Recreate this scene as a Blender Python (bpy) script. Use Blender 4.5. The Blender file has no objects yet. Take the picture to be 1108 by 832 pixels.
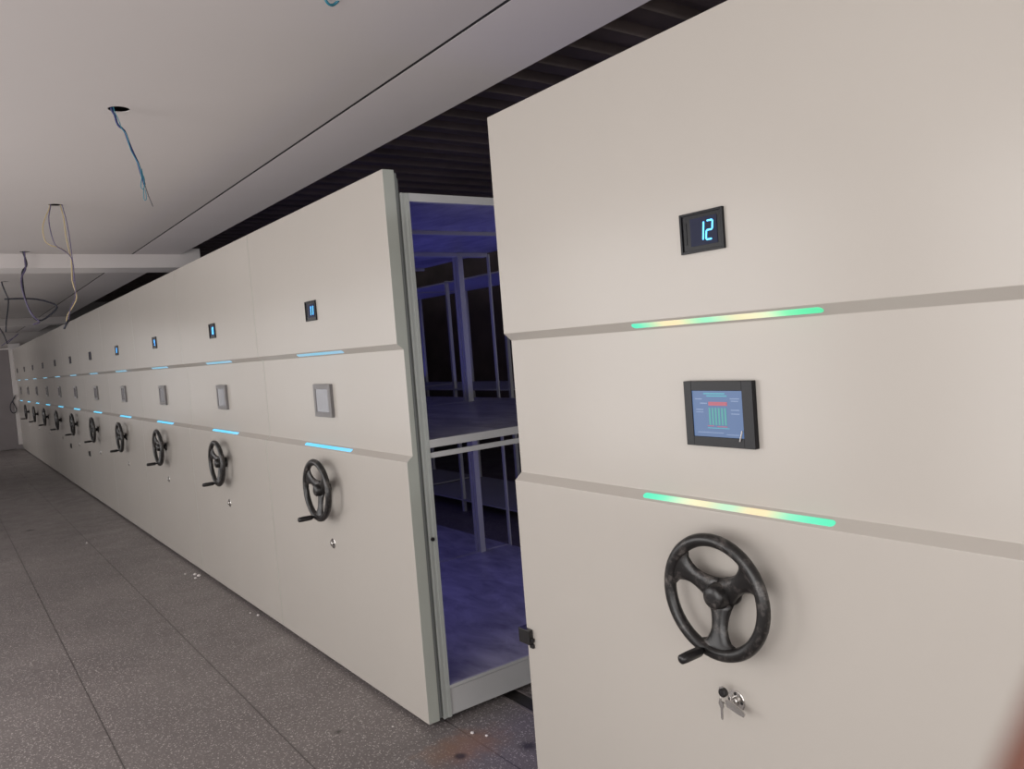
import bpy, bmesh, math, random
from mathutils import Vector, Matrix
random.seed(7)
PI = math.pi
sc = bpy.context.scene
COL = sc.collection

# ---------------------------------------------------------------- materials
def nmat(name):
    m = bpy.data.materials.new(name); m.use_nodes = True
    nt = m.node_tree; b = nt.nodes['Principled BSDF']
    return m, nt, b
def setp(b, **k):
    for key, v in k.items():
        b.inputs[key.replace('_', ' ')].default_value = v
def painted(name, col, rough=.3, var=.04, bump=.02, scale=3.0, spec=.5, metal=0.0, bscale=220):
    m, nt, b = nmat(name); N, L = nt.nodes, nt.links
    tc = N.new('ShaderNodeTexCoord'); n = N.new('ShaderNodeTexNoise'); n.inputs['Scale'].default_value = scale
    n.inputs['Detail'].default_value = 4
    L.new(tc.outputs['Object'], n.inputs['Vector'])
    r = N.new('ShaderNodeValToRGB'); L.new(n.outputs['Fac'], r.inputs['Fac'])
    r.color_ramp.elements[0].position = .3; r.color_ramp.elements[1].position = .7
    r.color_ramp.elements[0].color = tuple(c*(1-var) for c in col)+(1,)
    r.color_ramp.elements[1].color = tuple(min(1, c*(1+var)) for c in col)+(1,)
    L.new(r.outputs['Color'], b.inputs['Base Color'])
    setp(b, Roughness=rough, Metallic=metal); b.inputs['Specular IOR Level'].default_value = spec
    if bump:
        n2 = N.new('ShaderNodeTexNoise'); n2.inputs['Scale'].default_value = bscale
        L.new(tc.outputs['Object'], n2.inputs['Vector'])
        bp = N.new('ShaderNodeBump'); bp.inputs['Strength'].default_value = bump; bp.inputs['Distance'].default_value = .002
        L.new(n2.outputs['Fac'], bp.inputs['Height']); L.new(bp.outputs['Normal'], b.inputs['Normal'])
    return m
def glow(name, col, strength):
    m, nt, b = nmat(name)
    setp(b, Base_Color=(0.02, 0.02, 0.02, 1), Roughness=.4)
    b.inputs['Emission Color'].default_value = (*col, 1); b.inputs['Emission Strength'].default_value = strength
    return m

CREAM = painted('cream_powder_coat', (.452, .420, .384), .25, .018, .02, 1.2, spec=.45)
GREY = painted('pale_grey_steel_paint', (.40, .42, .40), .4, .02, 0, 5)
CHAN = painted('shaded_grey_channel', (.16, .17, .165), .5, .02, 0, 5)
EDGE = painted('grey_green_shaded_edge', (.40, .42, .38), .35, .02, 0, 5)  # shaded side of the cream panel, its grey-green tone put into the colour
RACK = painted('white_grey_rack_paint', (.50, .50, .50), .45, .03, .02, 5)
BLACK = painted('black_plastic', (.012, .011, .012), .3, .1, .05, 10)
BEZEL = painted('black_glossy_bezel', (.008, .008, .010), .22, .05, 0, 10, spec=.22)
SILV = painted('grey_metal_bezel', (.16, .15, .15), .35, .05, 0, 10)
CHROME = painted('worn_chrome', (.62, .6, .58), .22, .1, .05, 40, metal=1)
WALL = painted('painted_plaster_wall', (.46, .43, .42), .8, .03, .1, 2)
CEIL = painted('matte_ceiling_paint', (.61, .568, .557), .85, .02, .05, .8)
SOFFIT = painted('brightened_soffit_paint', (.72, .67, .67), .85, .02, .05, .8)  # ceiling paint lightened to stand in for light reaching the soffit
BEAM = painted('pale_beam_paint', (.74, .70, .69), .8, .02, .05, 1)
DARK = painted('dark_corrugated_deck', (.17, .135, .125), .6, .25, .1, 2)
DOORM = painted('grey_door_paint', (.25, .225, .23), .6, .04, .05, 2)
RAILM = painted('dark_rail_steel', (.03, .026, .025), .5, .2, .1, 12, metal=.4)
RAILE = painted('worn_rail_edge', (.16, .14, .14), .5, .3, .1, 12)
SHADOW_STRIP = painted('dark_shadow_strip', (.02, .017, .017), .8, .1, 0, 8)
def rubber():
    m, nt, b = nmat('scuffed_black_bakelite'); N, L = nt.nodes, nt.links
    tc = N.new('ShaderNodeTexCoord'); n = N.new('ShaderNodeTexNoise')
    n.inputs['Scale'].default_value = 28; n.inputs['Detail'].default_value = 8; n.inputs['Roughness'].default_value = .75
    L.new(tc.outputs['Object'], n.inputs['Vector'])
    r = N.new('ShaderNodeValToRGB'); L.new(n.outputs['Fac'], r.inputs['Fac'])
    r.color_ramp.elements[0].position = .52; r.color_ramp.elements[0].color = (.011, .010, .010, 1)
    r.color_ramp.elements[1].position = .78; r.color_ramp.elements[1].color = (.17, .15, .14, 1)
    L.new(r.outputs['Color'], b.inputs['Base Color']); setp(b, Roughness=.3)
    return m
RUBBER = rubber()
def floor_mat():
    m, nt, b = nmat('speckled_grey_floor_tile'); N, L = nt.nodes, nt.links
    tc = N.new('ShaderNodeTexCoord')
    def noise(s, d=2, rough=.5):
        n = N.new('ShaderNodeTexNoise'); n.inputs['Scale'].default_value = s; n.inputs['Detail'].default_value = d
        n.inputs['Roughness'].default_value = rough; L.new(tc.outputs['Object'], n.inputs['Vector']); return n
    def ramp(src, p0, c0, p1, c1):
        r = N.new('ShaderNodeValToRGB'); L.new(src, r.inputs['Fac'])
        r.color_ramp.elements[0].position = p0; r.color_ramp.elements[0].color = (*c0, 1)
        r.color_ramp.elements[1].position = p1; r.color_ramp.elements[1].color = (*c1, 1); return r
    def mix(fac, a, bcol, mode='MIX'):
        x = N.new('ShaderNodeMix'); x.data_type = 'RGBA'; x.blend_type = mode
        if isinstance(fac, float): x.inputs[0].default_value = fac
        else: L.new(fac, x.inputs[0])
        for i, c in ((6, a), (7, bcol)):
            if isinstance(c, tuple): x.inputs[i].default_value = (*c, 1)
            else: L.new(c, x.inputs[i])
        return x.outputs[2]
    def math_(op, a, bb=None, c=None):
        x = N.new('ShaderNodeMath'); x.operation = op
        for i, v in enumerate((a, bb, c)):
            if v is None: continue
            if isinstance(v, (int, float)): x.inputs[i].default_value = v
            else: L.new(v, x.inputs[i])
        return x.outputs[0]
    big = ramp(noise(1.1, 5, .6).outputs['Fac'], .3, (.150, .132, .132), .7, (.205, .182, .178))
    v = N.new('ShaderNodeTexVoronoi'); v.inputs['Scale'].default_value = 112; L.new(tc.outputs['Object'], v.inputs['Vector'])
    sp = ramp(v.outputs['Distance'], .22, (1, 1, 1), .42, (0, 0, 0))
    pick = ramp(noise(60, 2).outputs['Fac'], .44, (0, 0, 0), .56, (1, 1, 1))
    spm = math_('MULTIPLY', sp.outputs['Color'], pick.outputs['Color'])
    c = mix(spm, big.outputs['Color'], (.56, .515, .495))
    dk = ramp(noise(170, 2).outputs['Fac'], .58, (0, 0, 0), .68, (1, 1, 1))
    dkm = math_('MULTIPLY', dk.outputs['Color'], .6)
    c = mix(dkm, c, (.045, .039, .04))
    # tile joints
    sep = N.new('ShaderNodeSeparateXYZ'); L.new(tc.outputs['Object'], sep.inputs[0])
    def joint(o, off, pitch, w):
        a = math_('ADD', o, off); a = math_('DIVIDE', a, pitch); a = math_('FRACT', a)
        a = math_('SUBTRACT', a, .5); a = math_('ABSOLUTE', a); a = math_('SUBTRACT', .5, a); a = math_('MULTIPLY', a, pitch)
        return ramp(a, w*.6, (1, 1, 1), w, (0, 0, 0)).outputs['Color']
    jn = ramp(noise(.9, 3).outputs['Fac'], .35, (.25, .25, .25), .6, (1, 1, 1)).outputs['Color']
    jx = math_('MULTIPLY', joint(sep.outputs['Y'], 1.045+20*.5685, .5685, .0042), .95)
    jy = math_('MULTIPLY', joint(sep.outputs['X'], 3.857+60*.55, .55, .0028), math_('MULTIPLY', jn, .5))
    c = mix(jx, c, (.03, .025, .025)); c = mix(jy, c, (.05, .042, .042))
    # rusty stain in front of the open aisle
    def blob(cx, cy, r, sx=1.0):
        dx = math_('MULTIPLY', math_('SUBTRACT', sep.outputs['X'], cx), sx)
        dy = math_('SUBTRACT', sep.outputs['Y'], cy)
        d = math_('SQRT', math_('ADD', math_('MULTIPLY', dx, dx), math_('MULTIPLY', dy, dy)))
        d = math_('ADD', d, math_('MULTIPLY', math_('SUBTRACT', noise(14, 4).outputs['Fac'], .5), r*1.1))
        return ramp(d, r*.3, (1, 1, 1), r, (0, 0, 0)).outputs['Color']
    st = math_('MULTIPLY', blob(-2.60, .04, .22, 1.5), .7)
    c = mix(st, c, (.27, .15, .09))
    sp2 = math_('MAXIMUM', blob(-3.082, -.284, .022), math_('MAXIMUM', blob(-9.63, -.85, .06), math_('MAXIMUM', blob(-2.55, -.02, .03), blob(-2.42, .22, .05))))
    c = mix(math_('MULTIPLY', sp2, .8), c, (.02, .016, .016))
    L.new(c, b.inputs['Base Color'])
    rr = ramp(noise(5, 4).outputs['Fac'], .3, (.36, .36, .36), .7, (.52, .52, .52)); L.new(rr.outputs['Color'], b.inputs['Roughness'])
    b.inputs['Specular IOR Level'].default_value = .4
    bp = N.new('ShaderNodeBump'); bp.inputs['Strength'].default_value = .12; bp.inputs['Distance'].default_value = .002
    L.new(noise(90, 3).outputs['Fac'], bp.inputs['Height']); L.new(bp.outputs['Normal'], b.inputs['Normal'])
    return m
FLOOR = floor_mat()
def deck_mat():
    m, nt, b = nmat('dusty_shelf_deck'); N, L = nt.nodes, nt.links
    tc = N.new('ShaderNodeTexCoord'); mp = N.new('ShaderNodeMapping'); mp.inputs['Scale'].default_value = (2.2, 5, 2)
    n = N.new('ShaderNodeTexNoise'); n.inputs['Scale'].default_value = 1.7; n.inputs['Detail'].default_value = 7
    n.inputs['Roughness'].default_value = .62; n.inputs['Distortion'].default_value = .6
    L.new(tc.outputs['Object'], mp.inputs['Vector']); L.new(mp.outputs['Vector'], n.inputs['Vector'])
    r = N.new('ShaderNodeValToRGB'); L.new(n.outputs['Fac'], r.inputs['Fac'])
    r.color_ramp.elements[0].position = .3; r.color_ramp.elements[0].color = (.20, .19, .22, 1)
    r.color_ramp.elements[1].position = .72; r.color_ramp.elements[1].color = (.52, .51, .54, 1)
    L.new(r.outputs['Color'], b.inputs['Base Color']); setp(b, Roughness=.38)
    return m
DECK = deck_mat()
def led_mat(name, stops, strength):
    """diffuser with the colour run of the LED chips behind it, along the object's own x"""
    m, nt, b = nmat(name); N, L = nt.nodes, nt.links
    tc = N.new('ShaderNodeTexCoord'); s = N.new('ShaderNodeSeparateXYZ'); L.new(tc.outputs['Generated'], s.inputs[0])
    r = N.new('ShaderNodeValToRGB'); L.new(s.outputs['X'], r.inputs['Fac'])
    cr = r.color_ramp; cr.interpolation = 'B_SPLINE' if len(stops) > 3 else 'LINEAR'
    while len(cr.elements) < len(stops): cr.elements.new(.5)
    for e, (p, c) in zip(cr.elements, stops): e.position = p; e.color = (*c, 1)
    setp(b, Base_Color=(.1, .1, .1, 1), Roughness=.3)
    L.new(r.outputs['Color'], b.inputs['Emission Color']); b.inputs['Emission Strength'].default_value = strength
    return m
G1, Y1, W1 = (.04, .80, .48), (.95, .74, .42), (.80, .88, .60)
LED_GREEN_TOP = led_mat('green_and_amber_led_upper', [(0, G1), (.08, G1), (.2, Y1), (.3, Y1), (.42, (.15, .85, .5)), (.5, (.4, .85, .55)), (.62, Y1), (.76, W1), (.84, (.06, .85, .38)), (1, (.03, .72, .32))], 1.05)
LED_GREEN_LOW = led_mat('green_and_amber_led_lower', [(0, G1), (.14, (.06, .85, .5)), (.25, W1), (.38, Y1), (.5, (.25, .85, .62)), (.6, Y1), (.7, Y1), (.8, (.1, .85, .55)), (1, (.03, .80, .42))], 1.05)
LED_CYAN = led_mat('cyan_led', [(0, (.12, .62, .95)), (.5, (.06, .62, .95)), (1, (.16, .62, .95))], 1.15)
LED_PALE = led_mat('pale_cyan_led', [(0, (.30, .60, .80)), (.5, (.20, .60, .82)), (1, (.3, .58, .8))], .8)
DIGIT = glow('blue_led_digits', (.08, .42, 1.0), 3.2)
DIGIT_CORE = glow('bright_blue_led_digits', (.10, .50, 1.0), 2.6)
HALO = glow('blue_display_window', (.002, .010, .07), .45)
HALO.node_tree.nodes['Principled BSDF'].inputs['Specular IOR Level'].default_value = .12
SCR = {'bg': glow('screen_blue', (.105, .20, .42), .75), 'dark': painted('unlit_screen_glass', (.20, .20, .22), .12, .1, 0, 9),
       'cyan': glow('screen_cyan', (.10, .50, .60), .8), 'teal': glow('screen_teal', (.08, .42, .40), .8), 'red': glow('screen_red', (.55, .12, .18), .8),
       'pale': glow('screen_pale', (.28, .38, .60), .8)}
WIRE_BLUE = painted('blue_wire_insulation', (.010, .022, .12), .4, .1, 0)
WIRE_TEAL = painted('teal_wire_insulation', (.03, .20, .28), .4, .1, 0)
WIRE_DARK = painted('black_wire_insulation', (.014, .016, .03), .4, .1, 0)
WIRE_CREAM = painted('cream_wire_insulation', (.50, .40, .22), .4, .1, 0)
WIRE_PURP = painted('purple_grey_wire_insulation', (.10, .08, .16), .4, .1, 0)
SKIN = painted('skin', (.16, .062, .042), .55, .08, .1, 60)
SLEEVE = painted('dark_sleeve_cloth', (.03, .03, .04), .9, .1, .2, 60)
YELLOW = painted('yellow_sticker', (.62, .58, .24), .6, .05, 0)

# ---------------------------------------------------------------- mesh helpers
def obj(name, bm, mats, parent=None, smooth=False, bevel=0):
    me = bpy.data.meshes.new(name)
    bmesh.ops.recalc_face_normals(bm, faces=bm.faces[:]); bm.to_mesh(me); bm.free()
    for m in (mats if isinstance(mats, (list, tuple)) else [mats]): me.materials.append(m)
    if smooth:
        for p in me.polygons: p.use_smooth = True
    o = bpy.data.objects.new(name, me); COL.objects.link(o)
    if parent is not None: o.parent = parent
    if bevel:
        b = o.modifiers.new('bevel', 'BEVEL'); b.width = bevel; b.segments = 2; b.limit_method = 'ANGLE'; b.angle_limit = .5
    return o
def tag(o, label=None, cat=None, group=None, kind=None):
    if label: o['label'] = label
    if cat: o['category'] = cat
    if group: o['group'] = group
    if kind: o['kind'] = kind
    return o
def struct(name, bm, m, parent=None, bevel=0):
    return tag(obj(name, bm, m, parent, bevel=bevel), kind='structure')
def box(bm, x0, x1, y0, y1, z0, z1, mi=0):
    v = [bm.verts.new(p) for p in ((x0,y0,z0),(x1,y0,z0),(x1,y1,z0),(x0,y1,z0),(x0,y0,z1),(x1,y0,z1),(x1,y1,z1),(x0,y1,z1))]
    for f in ((0,3,2,1),(4,5,6,7),(0,1,5,4),(1,2,6,5),(2,3,7,6),(3,0,4,7)):
        bm.faces.new([v[i] for i in f]).material_index = mi
    return bm
def B(*a): return box(bmesh.new(), *a)
def prism(bm, poly, x0, x1, mi=0, axis='x'):
    def P(a, b, c): return (c, a, b) if axis == 'x' else (a, c, b)
    a = [bm.verts.new(P(p[0], p[1], x0)) for p in poly]; b = [bm.verts.new(P(p[0], p[1], x1)) for p in poly]
    n = len(poly)
    bm.faces.new(a).material_index = mi; bm.faces.new(b[::-1]).material_index = mi
    for i in range(n): bm.faces.new([a[i], b[i], b[(i+1) % n], a[(i+1) % n]]).material_index = mi
    return bm
def tube(bm, pts, r, seg=6, mi=0, sub=3):
    P = [Vector(p) for p in pts]
    if sub > 1 and len(P) > 2:
        Q = []
        for i in range(len(P)-1):
            p0 = P[max(i-1, 0)]; p1 = P[i]; p2 = P[i+1]; p3 = P[min(i+2, len(P)-1)]
            for k in range(sub):
                t = k/sub
                Q.append(.5*((2*p1)+(p2-p0)*t+(2*p0-5*p1+4*p2-p3)*t*t+(3*p1-p0-3*p2+p3)*t**3))
        Q.append(P[-1]); P = Q
    rings = []; n = None
    for i, p in enumerate(P):
        d = (P[min(i+1, len(P)-1)]-P[max(i-1, 0)]).normalized()
        if n is None: n = d.orthogonal().normalized()
        n = (n-d*n.dot(d)); n = n.normalized() if n.length > 1e-6 else d.orthogonal().normalized()
        b = d.cross(n); rr = r[min(int(i*len(r)/len(P)), len(r)-1)] if isinstance(r, (list, tuple)) else r
        rings.append([bm.verts.new(p+(n*math.cos(2*PI*k/seg)+b*math.sin(2*PI*k/seg))*rr) for k in range(seg)])
    for a, b in zip(rings, rings[1:]):
        for k in range(seg): bm.faces.new([a[k], a[(k+1) % seg], b[(k+1) % seg], b[k]]).material_index = mi
    bm.faces.new(rings[0][::-1]).material_index = mi; bm.faces.new(rings[-1]).material_index = mi
    return bm
def lathe_y(bm, prof, cx, cz, seg=24, mi=0):
    """profile of (radius, y) turned about the y direction through (cx, cz)"""
    rings = []
    for r, y in prof:
        rings.append([bm.verts.new((cx+r*math.cos(2*PI*k/seg), y, cz+r*math.sin(2*PI*k/seg))) for k in range(seg)])
    for a, b in zip(rings, rings[1:]):
        for k in range(seg): bm.faces.new([a[k], a[(k+1) % seg], b[(k+1) % seg], b[k]]).material_index = mi
    bm.faces.new(rings[0][::-1]).material_index = mi; bm.faces.new(rings[-1]).material_index = mi
    return bm

# ---------------------------------------------------------------- the setting
XE = -21.45; XN = 3.6; YS = -3.3; YB = 5.2; ZC = 2.70; ZD = 3.35
struct('floor', B(XE-.1, XN, YS, YB, -.1, 0), FLOOR)
# running rails let into the floor under the shelving
for i, (y0, y1) in enumerate(((.405, .47), (1.32, 1.385))):
    bm = bmesh.new(); box(bm, XE+.1, XN-.1, y0, y1, 0, .0015)
    struct('trim_%d' % (1+i), bm, RAILM)
    bm = bmesh.new(); box(bm, XE+.1, XN-.1, y0-.018, y0-.006, 0, .003); box(bm, XE+.1, XN-.1, y1+.006, y1+.018, 0, .003)
    struct('trim_%d' % (3+i), bm, RAILE)
# ceiling: gypsum board with a shadow gap, round cut-outs for downlights, stopping above the cabinet fronts
HOLES = [(-2.31, -.425), (-3.70, -.765), (-5.89, -.765), (-8.085, -.76), (-10.5, -.76), (-12.7, -.74)]
def board_with_holes(x0, x1, y0, y1, z0, z1, holes, r=.043, seg=20):
    """board cut into strips between holes; every hole sits in a square cell of its own"""
    bm = bmesh.new(); c = .08
    hs = sorted(h for h in holes if x0+c < h[0] < x1-c); xs = x0
    for hx, hy in hs:
        box(bm, xs, hx-c, y0, y1, z0, z1); box(bm, hx-c, hx+c, y0, hy-c, z0, z1); box(bm, hx-c, hx+c, hy+c, y1, z0, z1)
        for z, inv in ((z0, 0), (z1, 1)):
            inner = []; outer = []
            for k in range(seg):
                a = 2*PI*k/seg+PI/seg; ca, sa = math.cos(a), math.sin(a); s = c/max(abs(ca), abs(sa))
                inner.append(bm.verts.new((hx+r*ca, hy+r*sa, z))); outer.append(bm.verts.new((hx+s*ca, hy+s*sa, z)))
            for k in range(seg): bm.faces.new([inner[k], inner[(k+1) % seg], outer[(k+1) % seg], outer[k]])
            corners = [(1, 1), (-1, 1), (-1, -1), (1, -1)]
            for sx, sy in corners:
                cv = bm.verts.new((hx+c*sx, hy+c*sy, z)); best = sorted(outer, key=lambda v: (v.co-cv.co).length)[:2]
                bm.faces.new([cv, best[0], best[1]])
            if inv == 0: low = inner
        for k in range(seg): bm.faces.new([low[k], low[(k+1) % seg], inner[(k+1) % seg], inner[k]])
        xs = hx+c
    box(bm, xs, x1, y0, y1, z0, z1)
    return bm
BX = [(-8.21, -8.62), (-16.6, -17.0)]
spans = [(-8.21, XN), (-16.6, -8.62), (XE, -17.0)]
cm = bmesh.new()
for a, b in spans:
    t = board_with_holes(a, b, YS, .121, ZC, ZC+.004, HOLES)
    me = bpy.data.meshes.new('t'); t.to_mesh(me); t.free(); cm.from_mesh(me); bpy.data.meshes.remove(me)
struct('ceiling', cm, CEIL)
for i, (a, b) in enumerate(spans):
    struct('ceiling_soffit', B(a, b, .137, .572, ZC, ZC+.004), SOFFIT)
    struct('ceiling_shadow_gap', B(a, b, .121, .137, ZC+.0008, ZC+.006), SHADOW_STRIP)  # flush dark strip painted in for the shade inside the groove
for i, (x1, x0) in enumerate(BX):
    struct('trim_%d' % (5+i), B(x0, x1, YS, .572 if i else .76, ZC-.128, ZC+.06), BEAM)
# dark corrugated roof deck above
bm = bmesh.new(); p = .30; x = XE
poly = []
while x < XN:
    poly += [(x, ZD), (x+.12, ZD), (x+.15, ZD+.06), (x+.27, ZD+.06)]; x += p
poly += [(XN, ZD+.06), (XN, ZD+.14), (XE, ZD+.14)]
prism(bm, [(a, b) for a, b in poly], YS, YB, axis='y')
struct('ceiling_deck', bm, DARK)
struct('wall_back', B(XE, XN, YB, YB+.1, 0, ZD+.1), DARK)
struct('wall_near', B(XN, XN+.1, YS, YB, 0, ZD+.1), WALL)
struct('wall_far', B(XE-.1, XE, YS, YB, 0, ZD+.1), WALL)
# far end: grey door leaf, head rail and white column beside the first cabinet
dr = struct('door_1', B(XE+.002, XE+.05, -1.9, -.075, .01, 2.31), DOORM, bevel=.003)
bm = bmesh.new(); box(bm, XE+.002, XE+.09, -2.0, -.06, 2.31, 2.345); struct('trim_7', bm, BEAM)
bm = bmesh.new(); box(bm, XE+.002, XE+.13, -.07, .16, 0, 2.44); struct('trim_8', bm, BEAM)
bm = bmesh.new(); box(bm, XE+.002, XE+.145, -.12, .165, 0, .11); struct('baseboard_far', bm, DOORM)
# window wall on the left of the aisle (behind / beside the camera)
WIN = [(-20.4, -17.2), (-12.9, -10.4), (-9.4, -6.6), (-5.7, -2.9), (-2.1, .7), (1.2, 3.2)]
bm = bmesh.new(); xs = XE
for a, b in WIN:
    box(bm, xs, a, YS-.12, YS, 0, ZC+.02); box(bm, a, b, YS-.12, YS, 0, .35); box(bm, a, b, YS-.12, YS, 2.5, ZC+.02); xs = b
box(bm, xs, XN, YS-.12, YS, 0, ZC+.02); box(bm, XE, XN, YS-.12, YS, ZC+.02, ZD+.1)
struct('wall_left', bm, WALL)
glass, nt, b = nmat('window_glass'); setp(b, Base_Color=(.9, .95, 1, 1), Roughness=.02); b.inputs['Transmission Weight'].default_value = 1
for i, (a, b_) in enumerate(WIN):
    bm = bmesh.new(); m = .05
    box(bm, a, b_, YS-.1, YS-.04, .35, .35+m); box(bm, a, b_, YS-.1, YS-.04, 2.5-m, 2.5)
    for q in (a, (a+b_)/2-m/2, b_-m): box(bm, q, q+m, YS-.1, YS-.04, .35+m, 2.5-m)
    w = struct('window_%d' % (i+1), bm, GREY)
    struct('window_pane', B(a+m, b_-m, YS-.075, YS-.069, .35+m, 2.5-m), glass, w)

# ---------------------------------------------------------------- cabinets
HALF = .8415; DEPTH = 1.68
R_OUT = .155
def panel_bm():
    bm = bmesh.new()
    prism(bm, [(0, .022), (0, 1.119), (.028, 1.142), (.028, 1.579), (0, 1.603), (0, 2.302), (.052, 2.302), (.052, .022)], -HALF, HALF)
    bm.faces.ensure_lookup_table(); bm.faces[0].material_index = bm.faces[1].material_index = 1
    return bm
def digit_bms(text, h, w, gap, cx, cz, y, t=.0040, slant=.10):
    """seven-segment characters on the plane y, one mesh each"""
    S = {'0': 'abcdef', '1': 'b', '2': 'abged', '8': 'abcdefg', '9': 'abcdfg'}
    out = []; n = len(text); total = n*w+(n-1)*gap; x = cx-total/2
    for ch in text:
        bm = bmesh.new()
        def quad(x0, z0, x1, z1):
            d = Vector((x1-x0, z1-z0)); nn = Vector((-d.y, d.x)).normalized()*t/2; u = d.normalized()*t/2
            pts = [Vector((x0, z0))+u*.1, Vector((x0, z0))+u+nn, Vector((x1, z1))-u+nn, Vector((x1, z1))-u*.1, Vector((x1, z1))-u-nn, Vector((x0, z0))+u-nn]
            bm.faces.new([bm.verts.new((p.x+(p.y-cz)*slant, y, p.y)) for p in pts])
        t0, t1, m0, b0, top = x, x+w, cz, cz-h/2, cz+h/2
        seg = {'a': (t0, top, t1, top), 'b': (t1, top, t1, m0), 'c': (t1, m0, t1, b0), 'd': (t0, b0, t1, b0), 'e': (t0, m0, t0, b0), 'f': (t0, top, t0, m0), 'g': (t0, m0, t1, m0)}
        if ch == '1': quad(t1, top, t1, b0)
        else:
            for k in S[ch]: quad(*seg[k])
        r = bmesh.ops.extrude_face_region(bm, geom=bm.faces[:])
        bmesh.ops.translate(bm, vec=(0, .0012, 0), verts=[v for v in r['geom'] if isinstance(v, bmesh.types.BMVert)])
        out.append(bm); x += w+gap
    return out
def capsule_bm(cx, y, z, L, h, t, ny, nz, seg=8):
    """flat bar with round ends lying on the bevel whose outward direction is (ny, nz)"""
    bm = bmesh.new(); N = Vector((0, ny, nz)).normalized(); U = Vector((1, 0, 0)); V = N.cross(U)
    pts = []
    for s, a0 in ((1, -PI/2), (-1, PI/2)):
        for k in range(seg+1):
            a = a0+PI*k/seg; pts.append((s*(L/2-h/2)+h/2*math.cos(a), h/2*math.sin(a)))
    C = Vector((cx, y, z))
    a = [bm.verts.new(C+U*p[0]+V*p[1]-N*t*.5) for p in pts]; b = [bm.verts.new(C+U*p[0]*.995+V*p[1]*.8+N*t*.5) for p in pts]
    n = len(pts); bm.faces.new(a); bm.faces.new(b[::-1])
    for i in range(n): bm.faces.new([a[i], b[i], b[(i+1) % n], a[(i+1) % n]])
    return bm
WCX, WCZ, WY = .015, .928, -.062
def wheel_bm():
    bm = bmesh.new(); M_, m_, S, T = R_OUT-.0165, .0165, 56, 14
    rings = []
    for i in range(S):
        a = 2*PI*i/S; ring = []
        for k in range(T):
            t = 2*PI*k/T; rr = M_+m_*.98*math.cos(t)
            ring.append(bm.verts.new((WCX+rr*math.cos(a), WY+m_*.9*math.sin(t), WCZ+rr*math.sin(a))))
        rings.append(ring)
    for i in range(S):
        for k in range(T): bm.faces.new([rings[i][k], rings[(i+1) % S][k], rings[(i+1) % S][(k+1) % T], rings[i][(k+1) % T]])
    # three webbed spokes that flare into the rim and the hub
    for deg in (152, 32, 270):
        a = math.radians(deg); st = []
        for j in range(9):
            u = j/8; r = .018+u*(M_-.018); ca = abs(u-.48)/.52
            w = .023+.040*(ca**1.7 if u > .48 else .45*ca**2)
            y = WY+.020-.020*u; th = .0085+.002*abs(u-.5)
            d = Vector((math.cos(a), 0, math.sin(a))); n = Vector((-math.sin(a), 0, math.cos(a)))
            c = Vector((WCX, 0, WCZ))+d*r; ring = []
            for (sx, sy) in ((-1, .4), (-.8, -.5), (-.35, -.95), (.35, -.95), (.8, -.5), (1, .4), (.6, 1), (-.6, 1)):
                q = c+n*w*sx-d*(.35*w*w*sx*sx/M_*2 if u > .8 else 0); ring.append(bm.verts.new((q.x, y+th*sy, q.z)))
            st.append(ring)
        for p, q in zip(st, st[1:]):
            for k in range(8): bm.faces.new([p[k], p[(k+1) % 8], q[(k+1) % 8], q[k]])
        bm.faces.new(st[0]); bm.faces.new(st[-1][::-1])
    lathe_y(bm, [(.018, 0), (.020, -.03), (.030, -.038), (.038, -.036), (.034, -.046), (.030, -.056), (.0285, -.068), (.024, -.073), (.010, -.075)], WCX, WCZ, 28)
    lathe_y(bm, [(.034, 0), (.034, -.008), (.024, -.012), (.018, -.014)], WCX, WCZ, 24)
    return bm
def handle_bm():
    a = math.radians(256); r = R_OUT-.017; hx, hz = WCX+r*math.cos(a), WCZ+r*math.sin(a)
    bm = bmesh.new()
    lathe_y(bm, [(.006, WY-.004), (.006, WY-.022), (.0105, WY-.023), (.0125, WY-.030), (.0128, WY-.075), (.0115, WY-.092), (.006, WY-.096)], hx, hz, 16)
    return bm
def lock_bm():
    bm = bmesh.new(); cx, cz = .012, .652
    lathe_y(bm, [(.026, .0005), (.026, -.002), (.024, -.0035), (.012, -.0045)], cx, cz, 20)
    lathe_y(bm, [(.0115, -.003), (.0115, -.012), (.009, -.014)], cx, cz, 16)
    for k in range(4):
        a = PI/2*k; lathe_y(bm, [(.0042, -.0033), (.0042, -.0048), (.003, -.0055)], cx+.018*math.cos(a), cz+.018*math.sin(a), 8, 1)
    return bm
def screen_frame_bm():
    bm = bmesh.new(); y0, y1 = .0285, .012; x0, x1, z0, z1 = -.103, .103, 1.279, 1.441; f = .024
    box(bm, x0, x1, y1+.004, y0, z0, z1)
    for a in ((x0, x0+f, z0, z1), (x1-f-.006, x1, z0, z1), (x0+f, x1-f-.006, z0, z0+f), (x0+f, x1-f-.006, z1-f, z1)):
        box(bm, a[0], a[1], y1, y1+.004, a[2], a[3])
    return bm
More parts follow.
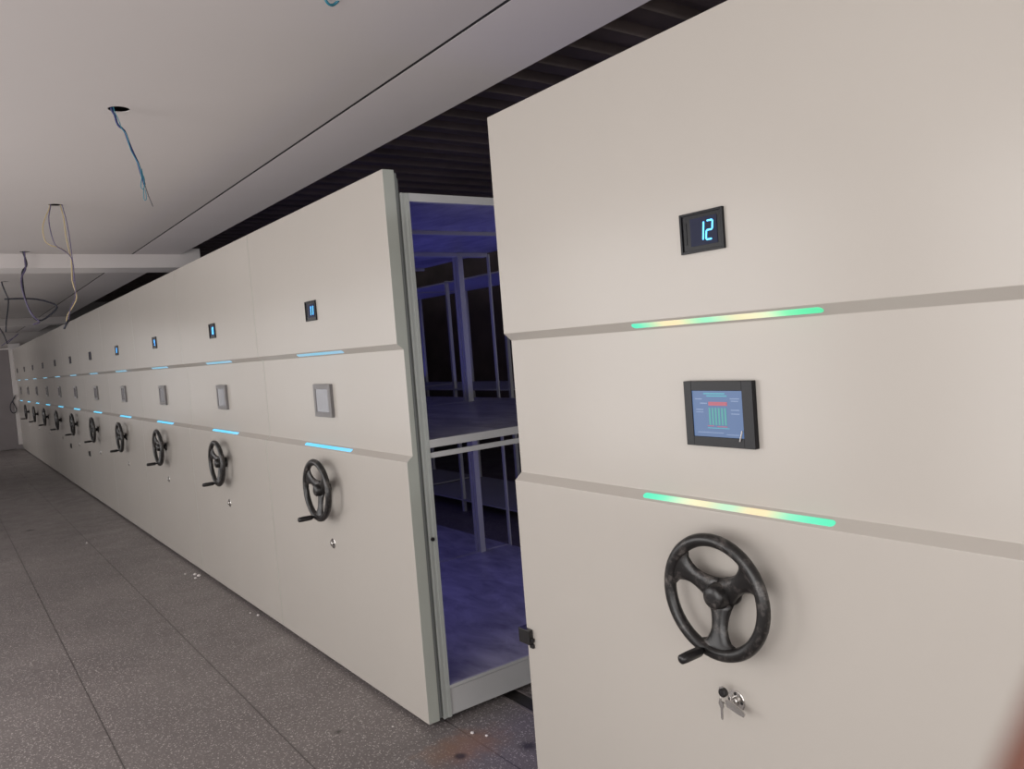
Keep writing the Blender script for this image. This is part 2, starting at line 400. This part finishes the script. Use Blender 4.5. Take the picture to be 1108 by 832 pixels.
def screen_image_bm(lit):
    bm = bmesh.new(); y = .0155; x0, x1, z0, z1 = -.079, .073, 1.303, 1.417
    box(bm, x0, x1, y-.0006, y+.0005, z0, z1, 0)
    if lit:
        def r(a, b, c, d, mi): box(bm, x0+(x1-x0)*a, x0+(x1-x0)*b, y-.0014, y-.0007, z1-(z1-z0)*d, z1-(z1-z0)*c, mi)
        r(.24, .66, .05, .075, 1); r(.30, .70, .10, .125, 1); r(.06, .2, .17, .19, 3); r(.76, .94, .16, .18, 3); r(.78, .92, .21, .23, 3)
        r(.33, .70, .24, .32, 2); r(.16, .30, .26, .285, 4)
        for k in range(6): r(.33+k*.062, .33+k*.062+.034, .37, .74-.0*k, 5)
        r(.29, .42, .755, .77, 2); r(.48, .68, .765, .78, 2); r(.29, .72, .80, .815, 1); r(.07, .22, .40, .42, 3); r(.07, .22, .46, .475, 3)
        r(.77, .93, .40, .42, 3); r(.77, .93, .48, .50, 3); r(.08, .60, .90, .915, 3); r(.66, .9, .93, .945, 3)
    return bm
def display_bm():
    bm = bmesh.new(); x0, x1, z0, z1 = -.065, .065, 1.754, 1.851
    box(bm, x0, x1, -.004, .001, z0, z1); f = .006
    for a in ((x0, x0+f, z0, z1), (x1-f, x1, z0, z1), (x0+f, x1-f, z0, z0+f), (x0+f, x1-f, z1-f, z1)): box(bm, a[0], a[1], -.008, -.004, a[2], a[3])
    box(bm, x0+.014, x0+.019, -.0055, -.004, z0+.022, z1-.022)
    return bm

def make_cabinet(name, label, digits, kind):
    """kind: 'keys' for the nearest one, 'on' / 'off' for the row"""
    root = bpy.data.objects.new(name, None); COL.objects.link(root)
    tag(root, label, 'mobile shelving', 'crank driven mobile shelving units in one row')
    obj('front_panel', panel_bm(), [CREAM, EDGE], root, bevel=.0012)
    # drive end frame behind the panel
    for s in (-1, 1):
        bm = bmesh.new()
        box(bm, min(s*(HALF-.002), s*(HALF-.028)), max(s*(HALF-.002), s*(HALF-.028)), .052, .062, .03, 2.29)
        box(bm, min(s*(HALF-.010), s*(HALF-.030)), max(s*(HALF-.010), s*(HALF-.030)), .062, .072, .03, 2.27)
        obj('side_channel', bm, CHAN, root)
    # rack posts
    XP = HALF-.002
    for s in (-1, 1):
        for y0, y1 in ((.072, .112), (1.40, 1.44), (DEPTH-.010, DEPTH)):
            bm = bmesh.new(); w = .034 if y0 < .1 else .030 if y0 < 1.5 else .008
            x0, x1 = sorted((s*XP, s*(XP-w)))
            if y0 < .1:   # folded lip: two ridges with a groove between
                box(bm, x0, x1, y0+.003, y1-.003, .02, 2.212); xa, xb = sorted((s*XP, s*(XP+.003)))
                box(bm, xa, xb, y0, y0+.010, .02, 2.212); box(bm, xa, xb, y1-.016, y1, .02, 2.212)
            else: box(bm, x0, x1, y0, y1, .12, 2.2)
            obj('post', bm, GREY if y0 < .1 else RACK, root)
    for y0, y1 in ((.072, .112), (1.40, 1.42)):
        bm = bmesh.new(); box(bm, -.016, .016, y0, y1, .12, 2.2)
        if y0 != 1.40: obj('post', bm, RACK, root)
    # base beams, decks, top frame
    def pair(name, a_, b_, y0, y1, z0, z1, m, bevel=0):
        for s in (-1, 1):
            x0, x1 = sorted((s*(HALF-a_), s*(HALF-b_))); obj(name, B(x0, x1, y0, y1, z0, z1), m, root, bevel=bevel)
    pair('base_beam', .006, .032, .112, DEPTH, .022, .135, RACK, .0015)
    for y0 in (.075, DEPTH-.04): obj('base_beam', B(-HALF+.05, HALF-.05, y0, y0+.035, .03, .13), RACK, root)
    obj('bottom_deck', B(-HALF+.0145, HALF-.0145, .112, DEPTH-.03, .139, .150), DECK, root)
    pair('deck_edge', .001, .014, .112, DEPTH-.03, .139, .1525, RACK)
    obj('middle_deck', B(-HALF+.0065, HALF-.0065, .112, DEPTH-.03, 1.166, 1.196), DECK, root)
    pair('deck_edge', .0005, .006, .112, DEPTH-.03, 1.163, 1.1965, RACK)
    pair('rail', .004, .016, .112, DEPTH-.03, 1.120, 1.142, RACK)
    obj('top_deck', B(-HALF+.03, HALF-.03, .112, DEPTH-.03, 2.206, 2.212), DECK, root)
    pair('top_frame', .001, .028, .112, DEPTH-.03, 2.180, 2.213, RACK)
    obj('top_frame', B(-.010, .010, .112, DEPTH-.03, 2.186, 2.206), RACK, root)
    for s in (-1, 1):
        for y in (.4375, 1.3525):
            bm = bmesh.new(); lathe_y(bm, [(.045, y-.014), (.045, y+.014)], s*.55, .0475, 16); obj('wheel', bm, RAILM, root)
    # front fittings
    d = obj('number_display', display_bm(), BEZEL, root, bevel=.001)
    if digits:
        g = B(-.034, .046, -.0052, -.0045, 1.770, 1.836); obj('display_window', g, HALO, d)
        for t in digit_bms(digits, .044, .0175, .009, .011, 1.803, -.0068): obj('digit', t, DIGIT_CORE if kind == 'keys' else DIGIT, d)
    else:
        obj('display_window', B(-.04, .05, -.0052, -.0045, 1.768, 1.838), painted('dim_display_window', (.05, .06, .12), .15, .05, 0), d)
    f = obj('control_screen', screen_frame_bm(), BEZEL if kind == 'keys' else SILV, root, bevel=.001)
    if kind == 'keys':
        obj('screen_image', screen_image_bm(True), [SCR['bg'], SCR['cyan'], SCR['red'], SCR['pale'], SCR['pale'], SCR['teal']], f)
    else:
        obj('screen_glass', screen_image_bm(False), SCR['dark'], f)
    if kind == 'keys':
        bm = bmesh.new(); tube(bm, [(.070, .0115, 1.322), (.062, .0105, 1.296)], .0022, 6, sub=1); obj('stylus_hook', bm, CHROME, f)
    top = capsule_bm(.012, .0140, 1.5915, .567, .021, .004, -1, -1.17)
    low = capsule_bm(.012, .0140, 1.1300, .567, .021, .004, -1, 1.17)
    obj('light_strip', top, LED_GREEN_TOP if kind == 'keys' else LED_PALE, root, smooth=False)
    obj('light_strip', low, LED_GREEN_LOW if kind == 'keys' else LED_CYAN, root)
    w = obj('handwheel', wheel_bm(), RUBBER, root, smooth=True)
    obj('crank_handle', handle_bm(), BLACK, w, smooth=True)
    lk = obj('key_lock', lock_bm(), [CHROME, BLACK], root)
    if kind == 'keys':
        cx, cz = .012, .652
        bm = bmesh.new()   # turned key: shank out of the barrel, flat bow leaning right
        tube(bm, [(cx, -.012, cz), (cx, -.030, cz-.001)], .0035, 8, sub=1)
        prism(bm, [(cx-.008, cz+.010), (cx+.004, cz+.012), (cx+.040, cz+.001), (cx+.049, cz-.008), (cx+.044, cz-.017), (cx+.030, cz-.015), (cx-.004, cz-.007)], -.0335, -.0305, axis='y')
        obj('key', bm, CHROME, lk)
        bm = bmesh.new()   # ring and spare keys
        tube(bm, [(cx-.010+.016*math.cos(a), -.030, cz+.014+.016*math.sin(a)) for a in [2*PI*k/14 for k in range(15)]], .0012, 6, sub=1)
        prism(bm, [(cx-.018, cz+.016), (cx-.008, cz+.020), (cx-.004, cz+.034), (cx-.012, cz+.044), (cx-.024, cz+.038), (cx-.027, cz+.024)], -.0345, -.032, axis='y')
        prism(bm, [(cx-.030, cz+.005), (cx-.020, cz-.004), (cx-.018, cz-.014), (cx-.021, cz-.020), (cx-.022, cz-.046), (cx-.025, cz-.048), (cx-.028, cz-.044), (cx-.028, cz-.018), (cx-.033, cz-.008)], -.0290, -.0265, axis='y')
        obj('key_ring', bm, CHROME, lk)
        bm = bmesh.new(); lathe_y(bm, [(.011, -.036), (.011, -.046), (.008, -.049)], cx-.006, cz+.032, 14)
        obj('key_tag', bm, BLACK, lk)
    return root
def copy_tree(o, parent=None):
    c = o.copy(); COL.objects.link(c)
    if parent is not None: c.parent = parent; c.matrix_parent_inverse = o.matrix_parent_inverse.copy()
    for ch in list(o.children): copy_tree(ch, c)
    return c

NAME = 'mobile_shelving_unit'
c12 = make_cabinet(NAME, 'nearest cream mobile shelving unit, number 12 display, green and amber lights, keys in its lock', '12', 'keys')
c12.location = (-1.235, 0, 0)
bm = bmesh.new()  # black stop bracket on the leading edge of unit 12
box(bm, -HALF-.024, -HALF+.034, -.018, -.001, .572, .622); box(bm, -HALF-.024, -HALF-.001, -.001, .03, .572, .622)
box(bm, -HALF-.010, -HALF+.042, -.013, -.001, .582, .594); box(bm, -HALF+.022, -HALF+.040, -.010, -.001, .560, .574)
obj('stop_bracket', bm, BLACK, c12, bevel=.002)
c11 = make_cabinet(NAME, 'cream mobile shelving unit with number 11 display, its open shelves facing the gap', '11', 'on')
c11.location = (-3.655, 0, 0)
for ch in c11.children:
    if ch.name.startswith('deck_edge') and ch.data.vertices[0].co.z < .2 and ch.data.vertices[0].co.x < 0: ch.data.materials[0] = DECK
ordn = {10: 'cream mobile shelving unit numbered 10, directly left of the unit beside the open gap',
        9: 'cream shelving unit with lit number 9 display, second to the left of unit 11',
        8: 'cream shelving unit with lit number 8 display, third to the left of unit 11',
        7: 'cream shelving unit with black stop bracket low on left edge, nearer of two',
        6: 'cream shelving unit with black stop bracket low on left edge, farther of two',
        5: 'cream shelving unit fifth from the far door, left of the two with stop brackets',
        4: 'distant cream shelving unit, fourth from the far grey door',
        3: 'distant cream shelving unit, third from the far grey door',
        2: 'distant cream shelving unit with handwheel, second from the far grey door',
        1: 'farthest cream shelving unit, no handwheel, against the white column by the grey door'}
def root_obj(label):
    r = bpy.data.objects.new(NAME, None); COL.objects.link(r)
    return tag(r, label, 'mobile shelving', 'crank driven mobile shelving units in one row')
blank = None
for k in range(10, 0, -1):
    x = -3.655-1.687*(11-k)
    if k in (10, 9, 8):
        c = copy_tree(c11)
        for ch in c.children:
            if ch.name.startswith('number_display'):
                for g in [g for g in ch.children if g.name.startswith('digit')]: bpy.data.objects.remove(g)
                for t in digit_bms(str(k), .044, .0175, .009, .011 if k == 10 else .006, 1.803, -.0068): obj('digit', t, DIGIT, ch)
    else:
        if blank is None:
            blank = make_cabinet(NAME, ordn[k], None, 'off'); c = blank
        else: c = copy_tree(blank)
    c.location = (x, 0, 0); c['label'] = ordn[k]
    for ch in c.children:
        if ch.name.startswith('deck_edge') and ch.data.vertices[0].co.z < .2:
            ch.material_slots[0].link = 'OBJECT'; ch.material_slots[0].material = DECK
    if k == 1:
        for ch in list(c.children):
            if ch.name.startswith('handwheel') or ch.name.startswith('key_lock'):
                for g in list(ch.children): bpy.data.objects.remove(g)
                bpy.data.objects.remove(ch)
    c['_k'] = k
roots = {o['_k']: o for o in bpy.data.objects if '_k' in o.keys()}
for k in (7, 6):
    bm = bmesh.new(); box(bm, -HALF+.002, -HALF+.058, -.018, -.0005, .555, .612); box(bm, -HALF+.046, -HALF+.064, -.010, -.0005, .546, .560)
    obj('stop_bracket', bm, BLACK, roots[k], bevel=.002)
for o in roots.values(): del o['_k']

bm = bmesh.new(); tube(bm, [(HALF-.002, .086, .785), (HALF+.010, .086, .785)], .008, 10, sub=1); obj('bolt', bm, BLACK, c11)

# ---------------------------------------------------------------- unfinished racking standing behind the row
def back_rack(x, w, label):
    root = bpy.data.objects.new('storage_rack', None); COL.objects.link(root); root.location = (x, 2.45, 0)
    tag(root, label, 'storage rack', 'dim empty racks behind the row')
    for sx in (0, w/2, w):
        for sy in (0, .8):
            obj('post', B(sx-.015, sx+.015, sy-.015, sy+.015, 0, 2.2), RACK, root)
    for z in (.12, 1.18, 2.19): obj('shelf', B(0, w, -.02, .82, z-.014, z), RACK, root)
    return root
back_rack(-9.1, 1.8, 'dim empty storage rack behind the row, left of the other one')
back_rack(-7.2, 1.8, 'dim empty storage rack behind the row, right of the other one')

# ---------------------------------------------------------------- hanging wires
def wires(name, label, strands, group=None):
    root = bpy.data.objects.new(name, None); COL.objects.link(root); root.location = strands[0][0][0]
    tag(root, label, 'wire', group); o = Vector(root.location)
    for pts, r, m in strands:
        bm = bmesh.new(); tube(bm, [Vector(p)-o for p in pts], r, 6); obj('wire_strand', bm, m, root, smooth=True)
G = 'loose wires hanging from the ceiling cut-outs'
wires('hanging_wire', 'blue and teal wires hanging from the large nearest ceiling cut-out, ends stripped and frayed', [
    ([(-3.7,-.80,2.74),(-3.7,-.792,2.692),(-3.7,-.783,2.672),(-3.7,-.775,2.633),(-3.7,-.752,2.611),(-3.7,-.739,2.563),(-3.7,-.724,2.515),(-3.7,-.71,2.475),(-3.7,-.702,2.432),(-3.7,-.692,2.383)], .0052, WIRE_BLUE),
    ([(-3.7,-.692,2.385),(-3.7,-.68,2.334),(-3.7,-.667,2.29)], .0018, WIRE_DARK),
    ([(-3.69,-.79,2.74),(-3.69,-.785,2.69),(-3.69,-.772,2.652),(-3.69,-.762,2.613),(-3.69,-.747,2.593),(-3.69,-.736,2.527),(-3.69,-.71,2.467),(-3.69,-.703,2.418),(-3.69,-.71,2.374),(-3.69,-.702,2.362),(-3.69,-.695,2.381),(-3.69,-.70,2.45)], .0019, WIRE_TEAL),
    ([(-3.71,-.79,2.74),(-3.71,-.785,2.693),(-3.71,-.775,2.645),(-3.71,-.747,2.611),(-3.71,-.717,2.502),(-3.71,-.702,2.447),(-3.71,-.688,2.41),(-3.71,-.698,2.347),(-3.71,-.697,2.319),(-3.71,-.688,2.326),(-3.71,-.689,2.366)], .0017, WIRE_TEAL)], G)
wires('hanging_wire', 'cream and purple wires hanging in a loop from the second ceiling cut-out', [
    ([(-5.89,-.80,2.74),(-5.89,-.797,2.69),(-5.89,-.828,2.622),(-5.89,-.851,2.55),(-5.89,-.846,2.466),(-5.89,-.81,2.434),(-5.89,-.765,2.422),(-5.89,-.712,2.37),(-5.89,-.709,2.311),(-5.89,-.716,2.205)], .0036, WIRE_CREAM),
    ([(-5.88,-.797,2.74),(-5.88,-.795,2.69),(-5.88,-.811,2.622),(-5.88,-.811,2.538),(-5.88,-.792,2.441),(-5.88,-.744,2.402),(-5.88,-.708,2.357),(-5.88,-.7,2.284),(-5.88,-.708,2.198)], .0032, WIRE_PURP),
    ([(-5.9,-.736,2.74),(-5.9,-.734,2.693),(-5.9,-.724,2.612),(-5.9,-.723,2.507),(-5.9,-.714,2.416),(-5.9,-.705,2.35),(-5.9,-.708,2.271),(-5.9,-.712,2.192),(-5.9,-.697,2.099),(-5.9,-.727,2.034),(-5.9,-.761,1.982),(-5.9,-.771,1.937)], .0036, WIRE_CREAM),
    ([(-5.87,-.73,2.74),(-5.87,-.728,2.693),(-5.87,-.711,2.573),(-5.87,-.704,2.403),(-5.87,-.703,2.218),(-5.87,-.709,2.099),(-5.87,-.745,2.021),(-5.87,-.764,1.943)], .0030, WIRE_PURP),
    ([(-5.87,-.764,1.945),(-5.87,-.795,1.889)], .0075, WIRE_DARK)], G)
wires('hanging_wire', 'dark wires looping wide below the third ceiling cut-out, next to the beam', [
    ([(-8.09,-.775,2.74),(-8.10,-.774,2.697),(-8.10,-.758,2.618),(-8.10,-.763,2.574),(-8.10,-.798,2.521),(-8.10,-.803,2.38),(-8.10,-.792,2.257),(-8.10,-.758,2.14),(-8.10,-.709,2.094),(-8.10,-.636,2.126),(-8.10,-.558,2.209),(-8.10,-.609,2.251),(-8.10,-.714,2.284),(-8.10,-.834,2.293),(-8.10,-.953,2.291)], .0078, WIRE_DARK),
    ([(-8.07,-.766,2.74),(-8.08,-.765,2.698),(-8.08,-.769,2.628),(-8.08,-.772,2.548),(-8.08,-.809,2.47),(-8.08,-.812,2.364),(-8.08,-.781,2.204),(-8.08,-.743,2.123),(-8.08,-.71,2.08),(-8.08,-.76,2.06)], .0070, WIRE_PURP)], G)
wires('hanging_wire', 'single thin dark wire hanging from the fourth ceiling cut-out, past the beam', [
    ([(-10.5,-.796,2.74),(-10.5,-.790,2.663),(-10.5,-.763,2.555),(-10.5,-.749,2.499),(-10.5,-.764,2.387),(-10.5,-.791,2.254),(-10.5,-.807,2.132)], .0075, WIRE_DARK)], G)
wires('hanging_wire', 'forked thin wires hanging from the farthest ceiling cut-out near left edge', [
    ([(-12.7,-.76,2.74),(-12.7,-.80,2.5),(-12.7,-.74,2.34),(-12.7,-.69,2.225),(-12.7,-.657,2.087)], .0075, WIRE_DARK),
    ([(-12.7,-.66,2.09),(-12.7,-.62,2.13),(-12.7,-.517,2.223),(-12.7,-.56,2.18),(-12.7,-.629,2.14),(-12.7,-.728,2.065)], .0055, WIRE_PURP)], G)
wires('hanging_wire', 'tip of a blue wire at the top edge, from the cut-out above the aisle', [
    ([(-2.33,-.415,2.74),(-2.33,-.41,2.70),(-2.335,-.395,2.685),(-2.34,-.375,2.69),(-2.33,-.36,2.705)], .0045, WIRE_TEAL)], G)
wires('wall_cable', 'thin dark cable loop hanging on the white column beside the far grey door', [
    ([(-21.30,-.04,1.254),(-21.30,-.084,1.156),(-21.30,-.154,1.04),(-21.30,-.158,.917),(-21.30,-.113,.846),(-21.30,-.05,.884),(-21.30,-.063,1.009),(-21.30,-.105,1.117),(-21.31,-.05,1.2)], .010, WIRE_DARK)])
# crumbs of packing foam by the cabinet fronts
bm = bmesh.new()
for cx, cy, r in ((-6.21,-.06,.016),(-6.14,-.05,.02),(-6.10,-.085,.014),(-6.3,-.11,.010),(-4.86,-.03,.012),(-8.3,-.50,.012),(-4.95,-.05,.008),(-2.66,.11,.01),(-2.60,.14,.008),(-2.95,-.1,.006)):
    bmesh.ops.create_icosphere(bm, subdivisions=1, radius=r, matrix=Matrix.Translation((cx, cy, r*.5)) @ Matrix.Diagonal((1, .8, .5, 1)))
tag(obj('plaster_crumbs', bm, BEAM), 'small white plaster crumbs scattered on the floor along the cabinet fronts', 'debris', kind='stuff')

# ---------------------------------------------------------------- hand of the person taking the picture
CAMP = Vector((0, -1.5099, 1.5719))
EX = Vector((0.59401644, -0.00313791, -0.80444678)); EY = Vector((0.80074017, -0.09365718, 0.59164475)); EZ = Vector((-0.07719875, -0.99559956, -0.05312125))
def near(p):
    v = Vector(p); return CAMP+Vector((EX.dot(v), EY.dot(v), EZ.dot(v)))
def skin_obj(name, V, E_, mat, parent=None, sub=2, root=0):
    me = bpy.data.meshes.new(name); me.from_pydata([near(v[:3]) for v in V], E_, []); me.materials.append(mat)
    o = bpy.data.objects.new(name, me); COL.objects.link(o)
    if parent is not None: o.parent = parent
    s = o.modifiers.new('skin', 'SKIN'); s.use_smooth_shade = True
    for i, v in enumerate(V):
        me.skin_vertices[0].data[i].radius = (v[3], v[3] if len(v) < 5 else v[4]); me.skin_vertices[0].data[i].use_root = (i == root)
    m = o.modifiers.new('sub', 'SUBSURF'); m.levels = sub; m.render_levels = sub
    return o
V = [(.052,.170,.020,.026,.018), (.042,.135,.030,.030,.015), (.036,.112,.036,.030,.012),   # wrist, palm, knuckle line
     (.060,.215,.000,.028,.024), (.100,.330,-.080,.036,.034),                              # forearm
     (.0065,.092,.040,.0095), (.0178,.059,.040,.0085), (.0272,.031,.037,.0080), (.0354,.0060,.0345,.0072), (.0388,-.0040,.0340,.0052),   # index
     (.0280,.083,.046,.0090), (.0400,.046,.050,.0082), (.0560,.020,.046,.0076), (.0640,.0050,.0400,.0060),   # middle
     (.0480,.086,.040,.0085), (.0660,.054,.040,.0078), (.0800,.034,.034,.0072), (.0860,.0220,.0290,.0058),   # ring
     (.0660,.098,.030,.0078), (.0850,.078,.026,.0068), (.0950,.064,.022,.0062), (.1000,.0550,.0180,.0050),   # little
     (.0200,.145,.018,.0150), (-.0050,.120,.002,.0105), (-.0190,.098,-.010,.0092), (-.0240,.0820,-.0160,.0070)]   # thumb
E_ = [(0,1),(1,2),(0,3),(3,4),(2,5),(5,6),(6,7),(7,8),(8,9),(2,10),(10,11),(11,12),(12,13),(2,14),(14,15),(15,16),(16,17),(2,18),(18,19),(19,20),(20,21),(0,22),(22,23),(23,24),(24,25)]
hand = skin_obj('hand', V, E_, SKIN)
tag(hand, 'blurred brown fingertip of the photographer at the lower right edge', 'hand')
sl = skin_obj('sleeve', [(.064,.228,-.008,.033,.029), (.082,.28,-.045,.038,.035), (.104,.342,-.088,.043,.040)], [(0,1),(1,2)], SLEEVE, hand)

# ---------------------------------------------------------------- light
def area(name, loc, rot, sx, sy, power, col, spread=180):
    l = bpy.data.lights.new(name, 'AREA'); l.shape = 'RECTANGLE'; l.size = sx; l.size_y = sy; l.energy = power; l.color = col
    l.spread = math.radians(spread)
    o = bpy.data.objects.new(name, l); COL.objects.link(o); o.location = loc; o.rotation_euler = rot; return o
DAY = (1.0, .965, .935)
PW = {0: 40, 1: 22, 2: 36, 3: 60, 4: 66, 5: 46}
for i, (a, b) in enumerate(WIN):
    area('window_light', ((a+b)/2, YS+.03, 1.42), (PI/2, 0, 0), b-a-.1, 2.1, PW[i], DAY)
area('near_end_fill', (XN-.1, -1.6, 1.5), (PI/2, 0, PI/2), 2.6, 2.2, 46, DAY)  # added fill lamp at the near end, no doorway is built there
BL = (.17, .17, 1.0)
for k, pw in ((11, 1.0), (10, .8), (9, .6), (8, .5)):
    x = -3.655-1.687*(11-k)
    area('shelf_light', (x, .95, 1.24), (PI, 0, 0), 1.3, 1.2, 3.0*pw, BL)
    area('shelf_light', (x, .95, 1.10), (0, 0, 0), 1.3, 1.2, 2.6*pw, (.27, .25, 1.0))
area('roof_deck_fill', (XN-.1, 2.5, 2.9), (PI/2, 0, PI/2), 4, .6, 38, (.95, .97, 1.0))  # added lamp to brighten the roof deck, no window is built there
for x in (-8.2, -6.3): area('shelf_light', (x, 2.85, 1.24), (PI, 0, 0), 1.3, .7, 1.6, BL)
w = bpy.data.worlds.new('world'); sc.world = w; w.use_nodes = True
w.node_tree.nodes['Background'].inputs[0].default_value = (.8, .82, .9, 1); w.node_tree.nodes['Background'].inputs[1].default_value = .6

# ---------------------------------------------------------------- camera
cam = bpy.data.cameras.new('camera'); co = bpy.data.objects.new('camera', cam); COL.objects.link(co)
rx = Vector((EX.x, EY.x, EZ.x)); dn = Vector((EX.y, EY.y, EZ.y)); fw = Vector((EX.z, EY.z, EZ.z))
M = Matrix.Identity(4)
for i in range(3):
    M[i][0] = rx[i]; M[i][1] = -dn[i]; M[i][2] = -fw[i]; M[i][3] = CAMP[i]
co.matrix_world = M
cam.sensor_width = 36; cam.sensor_fit = 'HORIZONTAL'; cam.lens = 846/1108*36; cam.clip_start = .004; cam.clip_end = 60
cam.dof.use_dof = True; cam.dof.focus_distance = 2.6; cam.dof.aperture_fstop = 12.5; cam.dof.aperture_blades = 0
sc.camera = co
sc.view_settings.view_transform = 'Standard'; sc.view_settings.look = 'None'; sc.view_settings.exposure = 0; sc.view_settings.gamma = 1
sc.cycles.max_bounces = 8; sc.cycles.diffuse_bounces = 5; sc.cycles.glossy_bounces = 4
sc.cycles.use_denoising = True; sc.cycles.sample_clamp_indirect = 4
